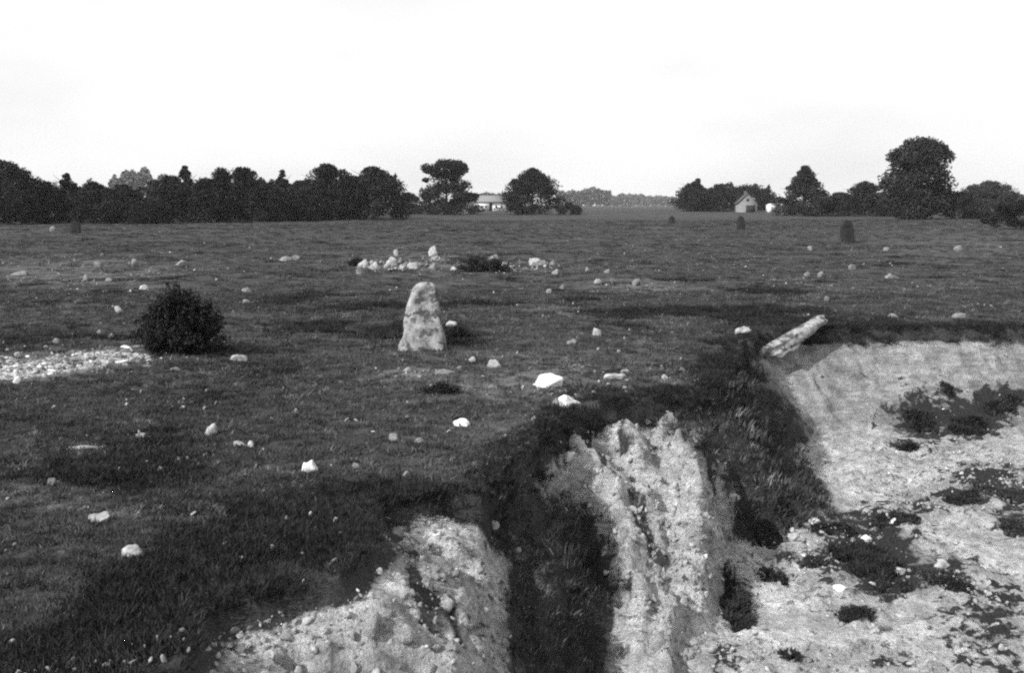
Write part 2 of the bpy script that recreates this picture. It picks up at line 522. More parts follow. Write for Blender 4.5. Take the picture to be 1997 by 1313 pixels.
def scatter(name, pts, rot, scl, idx, coll, label, cat):
    me = bpy.data.meshes.new(name)
    n = len(pts)
    me.vertices.add(n); me.vertices.foreach_set('co', np.asarray(pts, np.float32).ravel())
    me.attributes.new('turn', 'FLOAT_VECTOR', 'POINT').data.foreach_set('vector', np.asarray(rot, np.float32).ravel())
    me.attributes.new('size', 'FLOAT_VECTOR', 'POINT').data.foreach_set('vector', np.asarray(scl, np.float32).ravel())
    me.attributes.new('sort', 'INT', 'POINT').data.foreach_set('value', np.asarray(idx, np.int32))
    o = add(name, me)
    g = bpy.data.node_groups.new(name + '_scatter', 'GeometryNodeTree')
    g.interface.new_socket('Geometry', in_out='INPUT', socket_type='NodeSocketGeometry')
    g.interface.new_socket('Geometry', in_out='OUTPUT', socket_type='NodeSocketGeometry')
    gi, go = g.nodes.new('NodeGroupInput'), g.nodes.new('NodeGroupOutput')
    ci = g.nodes.new('GeometryNodeCollectionInfo')
    ci.inputs['Collection'].default_value = coll
    ci.inputs['Separate Children'].default_value = True
    ci.inputs['Reset Children'].default_value = True
    ip = g.nodes.new('GeometryNodeInstanceOnPoints')
    ip.inputs['Pick Instance'].default_value = True
    def attr(nm, dt):
        a = g.nodes.new('GeometryNodeInputNamedAttribute')
        a.data_type = dt; a.inputs['Name'].default_value = nm
        return [s for s in a.outputs if s.enabled and s.name == 'Attribute'][0]
    g.links.new(gi.outputs[0], ip.inputs['Points'])
    g.links.new(ci.outputs[0], ip.inputs['Instance'])
    g.links.new(attr('turn', 'FLOAT_VECTOR'), ip.inputs['Rotation'])
    g.links.new(attr('size', 'FLOAT_VECTOR'), ip.inputs['Scale'])
    g.links.new(attr('sort', 'INT'), ip.inputs['Instance Index'])
    g.links.new(ip.outputs[0], go.inputs[0])
    o.modifiers.new('scatter', 'NODES').node_group = g
    tag(o, label, cat, kind='stuff')
    return o

# ------------------------------------------------------------------ ground and pit
def axis(lo, hi, step, grow, far):
    a = list(np.arange(lo, hi + step / 2, step))
    s, x = step, lo
    left = []
    while x > -far: s *= grow; x -= s; left.append(x)
    s, x = step, a[-1]
    right = []
    while x < far: s *= grow; x += s; right.append(x)
    return np.array(left[::-1] + a + right)

gx, gy = axis(-3.2, 9.6, 0.042, 1.085, 5200), axis(4.2, 17.6, 0.042, 1.085, 5200)
GX, GY = np.meshgrid(gx, gy)
GZ, GD, GG = land(GX.ravel(), GY.ravel())
GZ = GZ.reshape(GX.shape)
nx, ny = len(gx), len(gy)
I = np.arange(nx * ny).reshape(ny, nx)
quad = np.stack([I[:-1, :-1], I[:-1, 1:], I[1:, 1:], I[1:, :-1]], -1).reshape(-1, 4)
Q_in = GD[quad].mean(1) > 0

# plan patches: (u, v, half width, half height in photograph pixels, weight)
BARE = [(0, 727, 110, 20, 1.7), (110, 712, 90, 18, 1.7), (210, 696, 80, 15, 1.7), (1880, 480, 150, 26, .35), (820, 728, 140, 16, .8), (1050, 740, 260, 50, .6), (1240, 560, 110, 14, .55), (860, 512, 190, 22, .5), (150, 530, 220, 30, .45),
        (1060, 600, 60, 10, .4), (120, 990, 120, 60, .35), (1490, 680, 70, 24, 1.0), (900, 850, 160, 60, .35)]
DARK = [(350, 1190, 360, 140, 1.5), (120, 1270, 280, 110, 1.4), (620, 1070, 170, 90, 1.0), (800, 965, 200, 38, 1.1), (1000, 890, 70, 60, .9), (1270, 768, 180, 14, .7),
        (560, 650, 170, 55, .55), (720, 800, 200, 70, .25), (1300, 590, 170, 55, .5), (1500, 605, 180, 40, .65), (1690, 640, 160, 42, 1.0), (1900, 645, 160, 25, 1.0),
        (1420, 700, 50, 70, 1.0), (940, 512, 70, 22, .9), (890, 650, 34, 24, 1.2), (860, 760, 60, 20, .6), (330, 760, 160, 30, .2), (600, 590, 160, 30, .4), (1850, 560, 200, 40, .25)]  # the patch right of the standing stone also paints its cast shadow
MOSS = [(1800, 815, 70, 55, 1), (1890, 815, 90, 45, 1), (1950, 778, 70, 24, 1), (1930, 935, 90, 40, .9), (1880, 965, 70, 16, .8), (1700, 1080, 120, 75, 1), (1640, 1015, 130, 24, .7),
        (1730, 1130, 90, 40, .9), (1500, 1040, 45, 25, .8), (1515, 1085, 40, 20, .7), (1500, 1122, 32, 16, 1), (1440, 1170, 34, 48, .9), (1530, 995, 26, 16, .9),
        (1830, 1110, 80, 34, .8), (1980, 1010, 50, 40, .8), (1660, 1195, 60, 18, .7), (1930, 1230, 110, 110, .62), (1780, 990, 110, 20, .6), (1410, 1280, 50, 30, .6), (1540, 1280, 22, 14, .7),
        (1770, 868, 40, 16, .8), (1580, 960, 30, 24, .5), (1600, 1080, 90, 30, .55), (1740, 1290, 60, 20, .5)]
GROWN = [(1100, 1130, 95, 170, 1.3), (1010, 990, 62, 80, 1.2), (1110, 1290, 95, 120, 1.2), (1030, 1200, 50, 160, 1.1), (1390, 860, 40, 60, .9), (1340, 830, 60, 40, .7)]  # grassy gully and walls; part of their shade is painted in here
def patches(x, y, z, table):
    u, v = to_pixel(x, y, z)
    r = np.zeros(np.shape(x))
    for a, b, c, d, w in table:
        r = np.maximum(r, w * np.exp(-(((u - a) / c) ** 2 + ((v - b) / d) ** 2) * 1.0))
    return np.where(np.asarray(y) > 2, r, 0)

def sub_grid(name, sel, m, label, cat):
    q = quad[sel]
    used, inv = np.unique(q, return_inverse=True)
    v = np.stack([GX.ravel()[used], GY.ravel()[used], GZ.ravel()[used]], 1)
    me = mesh_np(name, v, inv.ravel(), np.arange(len(q)) * 4, np.full(len(q), 4), m, smooth=True)
    def attr(nm, val):
        me.attributes.new(nm, 'FLOAT', 'POINT').data.foreach_set('value', np.asarray(val, np.float32))
    x, y, z = v.T
    attr('bare', np.clip(patches(x, y, z, BARE), 0, 2))
    attr('far_slope_tone', sstep(13.2, 14.2, y + .3 * fbm(x, y, 3, 5)) * sstep(-1.5, -1.3, z) * .9)  # far slope toned darker than the floor
    attr('moss', np.clip(patches(x, y, z, MOSS), 0, 1))
    d = GD[used]
    streak = sstep(.12, .42, fbm(x * 4.2 + y * 1.2, y * 1.1 - x * .6, 4, 231)) * sstep(-1.40, -1.25, z) * sstep(13.6, 12.8, y) * (.35 + .65 * sstep(-.95, -.6, x))
    attr('soil_shade', np.clip(np.maximum((.85 * streak) + 1.1 * sstep(0.16, 0.03, d), np.maximum(GG[used], patches(x, y, z, GROWN))), 0, 1))  # topsoil at the lip, plus shade coloured into the overgrown walls
    return tag(add(name, me), label, cat, kind='structure')
sub_grid('ground', ~Q_in, M_HEATH, 'dark open heath reaching to the trees on the horizon', 'ground')
sub_grid('gravel_pit', Q_in, M_PIT, 'pale sand and gravel pit cut into the heath', 'pit')

# ------------------------------------------------------------------ air
hz = mesh_faces('haze', [(sx * 5600, sy * 5600, z) for z in (-4.0, 42.0) for sy in (-1, 1) for sx in (-1, 1)],
                [(0, 2, 3, 1), (4, 5, 7, 6), (0, 1, 5, 4), (2, 6, 7, 3), (0, 4, 6, 2), (1, 3, 7, 5)], M_LIME)
hm = bpy.data.materials.new('air'); hm.use_nodes = True
hm.node_tree.nodes.clear()
vo = hm.node_tree.nodes.new('ShaderNodeVolumePrincipled')
vo.inputs['Color'].default_value = (1, 1, 1, 1)
vo.inputs['Density'].default_value = 0.00012
ho = hm.node_tree.nodes.new('ShaderNodeOutputMaterial')
hm.node_tree.links.new(vo.outputs[0], ho.inputs['Volume'])
hz.materials.clear(); hz.materials.append(hm)
tag(add('haze', hz), 'thin summer haze over the heath', 'haze', kind='stuff')

# ------------------------------------------------------------------ trees
def profile(kind, t):
    if kind == 'dome':   return np.clip(1 - t ** 3.2, 0.1, 1) ** 0.7 * (0.9 + 0.1 * sstep(0, .3, t))
    if kind == 'cone':   return np.clip(1.02 - t, 0.03, 1) ** 0.8
    if kind == 'column': return np.interp(t, [0, .3, .5, .62, .8, .93, 1], [.72, .95, 1.02, .88, .9, .66, .35])
    if kind == 'spire':  return np.where(t < .62, 0.9, 0.9 * np.clip((1.0 - t) / .38, 0.05, 1))
    if kind == 'ragged': return np.clip(0.95 - 0.42 * t + 0.26 * np.sin(t * 23), 0.2, 1.15)
    return np.ones_like(t)

def make_tree(name, u0, u1, v_top, v_base, y, kind, label, cat='tree', m=M_LEAF, group=None, clumps=90, leaves=46, trunk_h=0.16, seed=1):
    rg = np.random.default_rng(seed)
    base = at_depth((u0 + u1) / 2, v_base, y)
    gz = zf(base[0], base[1])
    top = at_depth((u0 + u1) / 2, v_top, y)[2]
    H = top - gz
    W = (at_depth(u1, v_base, y)[0] - at_depth(u0, v_base, y)[0]) / 2 * ((1.02 if 'tallest tree of' in label else 1.12 if kind in ('ragged', 'column', 'cone') else 1.15) if 780 < u0 < 1300 or kind in ('cone', 'column') and u0 > 800 else 1.6)
    root = empty(name, (base[0], base[1], gz))
    tag(root, label, cat, group)
    vs, fs = [], []
    lean = rg.normal(0, 0.02 * H)
    tube(vs, fs, [(0, 0, -0.1), (lean * .3, 0, H * 0.3), (lean, lean * .5, H * 0.86)], [0.028 * H + .03, 0.02 * H + .02, 0.004 * H], 8)
    for k in range(6):
        a = rg.uniform(0, 6.28); t = rg.uniform(0.2, 0.7)
        s = np.array([lean * t, lean * t * .5, H * t])
        e = np.array([math.cos(a) * W * .7, math.sin(a) * W * .7, H * rg.uniform(.12, .3)])
        tube(vs, fs, [s, s + e * .5 + [0, 0, .03 * H], s + e], [.011 * H, .007 * H, .002 * H], 5)
    add('trunk', mesh_faces('trunk', vs, fs, M_BARK), root)
    t = rg.uniform(0, 1, clumps) ** 0.85
    pr = profile(kind, t)
    cs = (0.11 if kind == 'ragged' else 0.15) * min(H, 2 * W) * rg.uniform(0.5, 1.5, clumps)
    if kind in ('cone', 'spire'): cs *= (0.45 + 0.55 * (1 - t))
    rr = rg.uniform(0.05, 1.06, clumps) ** (0.3 if kind == 'ragged' else 0.42); a = rg.uniform(0, 2 * math.pi, clumps)
    rad_ = np.maximum(W * pr - cs * 0.55, 0.05 * W) * rr
    z0 = H * trunk_h
    cc = np.stack([rad_ * np.cos(a), rad_ * np.sin(a), z0 + t * (H - z0 - cs * .8)], 1)
    c = np.repeat(cc, leaves, 0)
    off = rg.normal(size=c.shape); off /= np.linalg.norm(off, axis=1)[:, None]
    off *= (rg.uniform(0.15, 1, len(c)) ** 0.45)[:, None]
    c = c + off * np.repeat(cs, leaves)[:, None] * np.array([1.15, 1.15, 0.8])
    c[:, 2] = np.maximum(c[:, 2], 0.02)
    v = leaf_quads(c, np.full(len(c), (0.029 if leaves > 140 else 0.036) * min(H, 2.2 * W) + 0.06), rg)
    add('crown', quads_mesh('crown', v, m), root)
    return root

# (u left, u right, v top, v base, distance, outline, label)
TREES = [
 (-40, 72, 310, 431, 128, 'dome', 'tall broad dark tree at the left end of the wood'),
 (62, 122, 352, 431, 130, 'dome', 'low round dark tree right of the tall one at the wood edge'),
 (112, 158, 337, 431, 133, 'spire', 'small pointed dark tree topping the low left stretch of wood'),
 (150, 222, 352, 431, 130, 'dome', 'round dark tree in the low left stretch of wood'),
 (205, 275, 357, 431, 130, 'dome', 'low dark tree left of the pale notch in the wood'),
 (262, 322, 388, 430, 128, 'dome', 'lowest dark thicket under the pale notch in the wood'),
 (300, 372, 340, 430, 134, 'dome', 'dark tree just right of the pale notch in the wood'),
 (343, 385, 322, 430, 138, 'spire', 'dark spruce with a sharp tip above the middle of the wood'),
 (375, 432, 343, 429, 133, 'dome', 'dark round tree between the sharp spruce and the twin tops'),
 (418, 452, 324, 429, 138, 'column', 'narrow dark tree, thinner of the twin tops of the wood'),
 (455, 500, 321, 428, 136, 'column', 'square topped dark tree, wider of the twin tops of the wood'),
 (490, 548, 346, 427, 136, 'dome', 'low dark tree right of the twin tops of the wood'),
 (536, 570, 330, 426, 142, 'spire', 'slim dark spruce with a needle tip in the low gap of the wood'),
 (560, 615, 350, 425, 142, 'dome', 'low dark tree left of the big rounded pair at the wood end'),
 (597, 692, 317, 420, 150, 'dome', 'broad dark tree with a bumpy top, left of the rounded pair'),
 (680, 778, 322, 418, 152, 'dome', 'broad dark tree ending the long left wood'),
 (772, 822, 374, 411, 210, 'dome', 'small dark bushy tree left of the ragged lone tree'),
 (812, 930, 308, 414, 205, 'ragged', 'lone dark tree with ragged tiered branches against the sky'),
 (985, 1092, 326, 413, 205, 'dome', 'lone dark dome shaped tree with an even outline'),
 (1085, 1135, 394, 413, 200, 'dome', 'low dark bush at the right foot of the dome shaped tree'),
 (1322, 1382, 352, 415, 262, 'dome', 'dark tree at the left end of the clump behind the house'),
 (1346, 1374, 347, 413, 266, 'spire', 'narrow dark tree tip rising from the clump behind the house'),
 (1372, 1432, 357, 415, 264, 'dome', 'flat topped dark tree in the clump left of the house'),
 (1422, 1502, 355, 413, 285, 'dome', 'dark tree rising right behind the pale gable'),
 (1476, 1512, 376, 413, 285, 'dome', 'low dark tree between the gable and the white hut'),
 (1508, 1628, 321, 421, 180, 'cone', 'broad cone shaped tree right of the white hut'),
 (1608, 1668, 372, 422, 182, 'dome', 'low dark bush between the cone shaped tree and its round neighbour'),
 (1648, 1724, 352, 423, 176, 'dome', 'round dark tree left of the tallest tree'),
 (1712, 1760, 376, 425, 172, 'dome', 'low dark bush at the left foot of the tallest tree'),
 (1724, 1852, 264, 430, 150, 'column', 'tallest tree of the skyline with a thick leafy column of crown'),
 (1840, 1900, 370, 432, 150, 'dome', 'low dark bush at the right foot of the tallest tree'),
 (1878, 1972, 350, 428, 175, 'dome', 'wide rounded tree on the right of the tallest tree'),
 (1950, 2060, 385, 455, 88, 'dome', 'dark bush cut by the right edge of the photo'),
]
PALER = {25, 29, 31}
for i, (u0, u1, vt, vb, y, kind, lab) in enumerate(TREES):
    big = (u1 - u0) > 85
    bush = 'bush' in lab or 'thicket' in lab
    make_tree('bush' if bush and 'tree left' not in lab else 'pine_tree' if kind in ('spire',) else 'broadleaf_tree', u0, u1, vt, vb, y, kind, lab, 'bush' if bush and 'tree left' not in lab else 'tree',
              M_LEAF_PALE if i in PALER else M_LEAF, 'trees along the horizon', (150 if 'tallest tree of' in lab else 120) if big else 90, (190 if 'tallest tree of' in lab else 150) if big else 96, 0.02, 100 + i)

def wood(name, spans, label, m, seed):
    """a far-off wood that reads as one mass"""
    rg = np.random.default_rng(seed); allv = []
    for u0, u1, vt, y, n in spans:
        uu = rg.uniform(u0, u1, n)
        yy = y + rg.uniform(-25, 25, n) * min(1, y / 500)
        xb = np.array([at_depth(a, 400, b)[0] for a, b in zip(uu, yy)])
        gz = land(xb, yy)[0]
        env = 1 + 0.38 * fbm(uu / 16.0, uu * 0 + seed, 4, seed)
        hmax = (at_depth(u0, vt, y)[2] - gz) * env
        zz = gz + hmax * rg.uniform(0, 1, n) ** 0.6
        allv.append(leaf_quads(np.stack([xb, yy, zz], 1), np.full(n, 0.0034 * y), rg))
    tag(add(name, quads_mesh(name, np.concatenate(allv), m)), label, 'wood', kind='stuff')
wood('distant_wood', [(1085, 1190, 372, 1150, 2600), (1180, 1345, 383, 1500, 2600), (895, 1000, 376, 1000, 2200)], 'hazy far woods on the horizon beyond the heath', M_LEAF_HAZED, 5)
wood('woodland', [(215, 330, 342, 620, 3000), (60, 180, 360, 560, 1500), (1860, 2040, 382, 420, 2200), (1590, 1760, 392, 330, 2600)], 'greyer woods seen behind the dark skyline trees', M_LEAF_HAZED, 6)

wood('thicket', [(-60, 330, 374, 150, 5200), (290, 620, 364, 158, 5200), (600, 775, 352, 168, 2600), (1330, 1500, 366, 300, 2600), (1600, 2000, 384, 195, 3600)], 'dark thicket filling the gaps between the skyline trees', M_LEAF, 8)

# ------------------------------------------------------------------ buildings on the horizon
def box(x0, x1, y0, y1, z0, z1):
    v = [(x, y, z) for z in (z0, z1) for y in (y0, y1) for x in (x0, x1)]
    return v, [(0, 2, 3, 1), (4, 5, 7, 6), (0, 1, 5, 4), (2, 6, 7, 3), (0, 4, 6, 2), (1, 3, 7, 5)]

def box_obj(name, dims, m, parent):
    v, f = box(*dims)
    return add(name, mesh_faces(name, v, f, m), parent)

def roof_obj(name, w, y0, y1, eave, ridge, over, th, m, parent, along='y'):
    """two pitched slabs of real thickness over a body of half width w"""
    s = (ridge - eave) / w
    pr = [(-w - over, eave - over * s), (0, ridge), (w + over, eave - over * s), (w + over, eave - over * s + th), (0, ridge + th * 1.2), (-w - over, eave - over * s + th)]
    v = [((x, y, z) if along == 'y' else (y, x, z)) for y in (y0 - over, y1 + over) for x, z in pr]
    f = [(0, 1, 7, 6), (1, 2, 8, 7), (2, 3, 9, 8), (3, 4, 10, 9), (4, 5, 11, 10), (5, 0, 6, 11), (0, 5, 4, 1), (1, 4, 3, 2), (6, 7, 10, 11), (7, 8, 9, 10)]
    return add(name, mesh_faces(name, v, f, m), parent)

# house with the pale gable
p = at_depth(1457, 417, 250); gz = zf(p[0], p[1])
hs = empty('house', (p[0], p[1], gz), rad(-8))
tag(hs, 'small house with a pale gable and dark doorway in front of dark trees', 'house')
w, eave, ridge = 2.4, 2.3, 4.5
prof = [(-w, 0), (-w, eave), (0, ridge), (w, eave), (w, 0)]
v = [(x, y, z) for y in (0, 9) for x, z in prof]
add('wall', mesh_faces('wall', v, [(0, 1, 2, 3, 4), (9, 8, 7, 6, 5), (0, 5, 6, 1), (4, 3, 8, 9)], M_PLASTER), hs)
rf = roof_obj('roof', w, 0.0, 9.0, eave, ridge, 0.25, 0.16, M_ROOF, hs)
v, f = box(-0.4, 0.4, 5.6, 6.3, ridge - 0.4, ridge + 0.8)
add('chimney', mesh_faces('chimney', v, f, M_ROOF), rf)
dr = box_obj('door', (-0.3, 1.9, -0.10, 0.06, 0.0, 1.75), M_TIMBER, hs)
box_obj('door_frame', (-0.42, 2.02, -0.06, 0.04, 1.76, 1.92), M_PLASTER, dr)
box_obj('window', (-0.3, 0.4, -0.04, 0.05, 2.75, 3.4), M_TIMBER, hs)

# white hut beside it
p = at_depth(1505, 416, 246); gz = zf(p[0], p[1])
ht = empty('hut', (p[0], p[1], gz), rad(5))
tag(ht, 'tiny white hut between the pale gable and the cone shaped tree', 'hut')
box_obj('wall', (-0.85, 0.85, 0, 1.8, 0, 1.75), M_LIME, ht)
roof_obj('roof', 0.85, 0, 1.8, 1.75, 2.05, 0.1, 0.07, M_LIME, ht)
box_obj('door', (-0.3, 0.3, -0.04, 0.03, 0.02, 1.45), M_PLASTER, ht)

# long white farmhouse between the lone trees
p = at_depth(961, 411, 300); gz = zf(p[0], p[1])
fh = empty('farmhouse', (p[0], p[1], gz), 0)
tag(fh, 'low white walled farmhouse between the ragged tree and the dome shaped tree', 'farmhouse')
box_obj('wall', (-4.3, -1.0, 0, 6, 0, 2.7), M_LIME, fh)
box_obj('wall', (-0.1, 4.4, 0.4, 6.4, 0, 2.7), M_LIME, fh)
box_obj('porch', (-0.99, -0.11, 0.8, 6, 0, 2.4), M_TIMBER, fh)
for x in (-3.4, -2.0, 1.0, 2.6):
    wn = box_obj('window', (x - .3, x + .3, -0.05 if x < 0 else 0.35, 0.05 if x < 0 else 0.45, 0.9, 1.6), M_TIMBER, fh)
    box_obj('sill', (x - .36, x + .36, -0.09 if x < 0 else 0.31, 0.04 if x < 0 else 0.44, 0.8, 0.895), M_LIME, wn)
rf = roof_obj('roof', 3.4, -4.5, 4.6, 2.7, 4.4, 0.2, 0.15, M_ROOF_PALE, fh, along='x')
rf.location = (0, 3.2, 0)
make_tree('bush', 905, 942, 398, 414, 250, 'dome', 'small low bush in front of the left end of the white farmhouse', 'bush', M_LEAF_PALE, 'trees along the horizon', 50, 40, 0.03, 301)
make_tree('bush', 950, 992, 404, 414, 250, 'dome', 'small low bush in front of the right end of the white farmhouse', 'bush', M_LEAF_PALE, 'trees along the horizon', 50, 40, 0.03, 302)

# ------------------------------------------------------------------ standing stones
def standing(name, rows, y, depth, m, label, v_base, cat='standing stone', seed=1):
    """rows: (v, u left, u right) from the foot up; worn slab with rounded back, slightly twisted"""
    rg = np.random.default_rng(seed)
    u_mid = (rows[0][1] + rows[0][2]) / 2
    base = at_depth(u_mid, v_base, y)
    gz = zf(base[0], base[1])
    base[2] = gz
    zr = np.array([at_depth(u_mid, r[0], y)[2] for r in rows])
    xl = np.array([at_depth(r[1], r[0], y)[0] for r in rows]) - base[0]
    xr = np.array([at_depth(r[2], r[0], y)[0] for r in rows]) - base[0]
    n_r, n_a = 44, 40
    zs = np.linspace(zr[0] - 0.12, zr[-1], n_r)
    L_ = np.interp(zs, zr, xl); R_ = np.interp(zs, zr, xr)
    vs, fs = [], []
    o = rg.uniform(0, 90)
    for i, z in enumerate(zs):
        t = i / (n_r - 1)
        cx, hw = (L_[i] + R_[i]) / 2, (R_[i] - L_[i]) / 2
        hd = depth / 2 * (1 - 0.45 * t) * (1 if t < .93 else math.sqrt(max(1 - ((t - .93) / .08) ** 2, .05)))
        a = np.linspace(0, 2 * math.pi, n_a, endpoint=False)
        ex = 0.62
        px = np.sign(np.cos(a)) * np.abs(np.cos(a)) ** ex
        py = np.sign(np.sin(a)) * np.abs(np.sin(a)) ** ex
        # a vertical break down the front: the left plane stands forward, the right one is set back
        py = np.where((py < 0) & (px > 0.25), py * (0.72 + 0.2 * sstep(.5, .95, px)), py)
        k = 1 + 0.30 * fbm(a * 2.1 * 0 + np.cos(a) * 2.2 + o, np.full(n_a, z * 5.0) + np.sin(a) * 2.2, 4, seed)
        for q in range(n_a):
            vs.append((cx + hw * px[q] * (1 + (k[q] - 1) * .35), hd * py[q] * k[q], z - gz))
    for i in range(n_r - 1):
        for q in range(n_a):
            fs.append((i * n_a + q, i * n_a + (q + 1) % n_a, (i + 1) * n_a + (q + 1) % n_a, (i + 1) * n_a + q))
    vs.append((np.mean([p_[0] for p_ in vs[-n_a:]]), 0, zs[-1] - gz + 0.012))
    for q in range(n_a): fs.append(((n_r - 1) * n_a + q, (n_r - 1) * n_a + (q + 1) % n_a, len(vs) - 1))
    return tag(add(name, mesh_faces(name, vs, fs, m, True), None, base), label, cat)

Y_S = on_level(820, 684)[1]
standing('standing_stone', [(690, 776, 868), (672, 778, 868), (655, 786, 866), (630, 788, 861), (600, 792, 856), (578, 799, 853), (564, 804, 852), (556, 810, 849), (551, 819, 842)],
         Y_S, 0.36, M_MENHIR, 'pale upright standing stone with rounded top in the middle of the heath', 686, seed=4)
for u0, u1, vt, vb, y, lab, sd_ in ((136, 158, 431, 456, 78, 'small dark upright stone below the left wood', 11), (1436, 1454, 421, 447, 92, 'small dark upright stone in front of the pale gable', 12),
                              (1639, 1666, 428, 470, 60, 'dark upright stone on the right, larger of the two dark stones', 13), (1304, 1317, 421, 433, 120, 'tiny dark stone far off left of the house', 14)):
    standing('standing_stone', [(vb + 2, u0 + .05 * (u1 - u0), u1), ((vt + vb) / 2, u0, u1 - .05 * (u1 - u0)), (vt + .25 * (vb - vt), u0 + .08 * (u1 - u0), u1 - .12 * (u1 - u0)), (vt + .08 * (vb - vt), u0 + .2 * (u1 - u0), u1 - .3 * (u1 - u0)), (vt, u0 + .36 * (u1 - u0), u1 - .44 * (u1 - u0))], y, 0.45, M_DARKSTONE, lab, vb, seed=sd_)

# fallen slab on the lip of the pit
a = on_land(1478, 694, 12) + np.array([0, 0.05, 0.0]); b = at_depth(1606, 616, a[1] + 1.0)
ax = b - a; ln = np.linalg.norm(ax)
me = rock_mesh('fallen_stone', (ln * 1.06, 0.42, 0.19), M_MENHIR, 77, 3, 0.5, False, 0.5)
co = np.array([v_.co for v_ in me.vertices]); co[:, 2] -= 0.12
co[:, 1] *= 0.75 + 0.25 * sstep(-ln / 2, ln / 2, co[:, 0])
exx = ax / ln; eyy = np.cross([0, 0, 1], exx); eyy /= np.linalg.norm(eyy); ezz = np.cross(exx, eyy)
co = co[:, :1] * exx + co[:, 1:2] * eyy + co[:, 2:] * ezz
me.vertices.foreach_set('co', co.astype(np.float32).ravel()); me.update()
tag(add('fallen_stone', me, None, (a + b) / 2), 'long pale fallen slab tilted on the lip of the pit', 'stone')

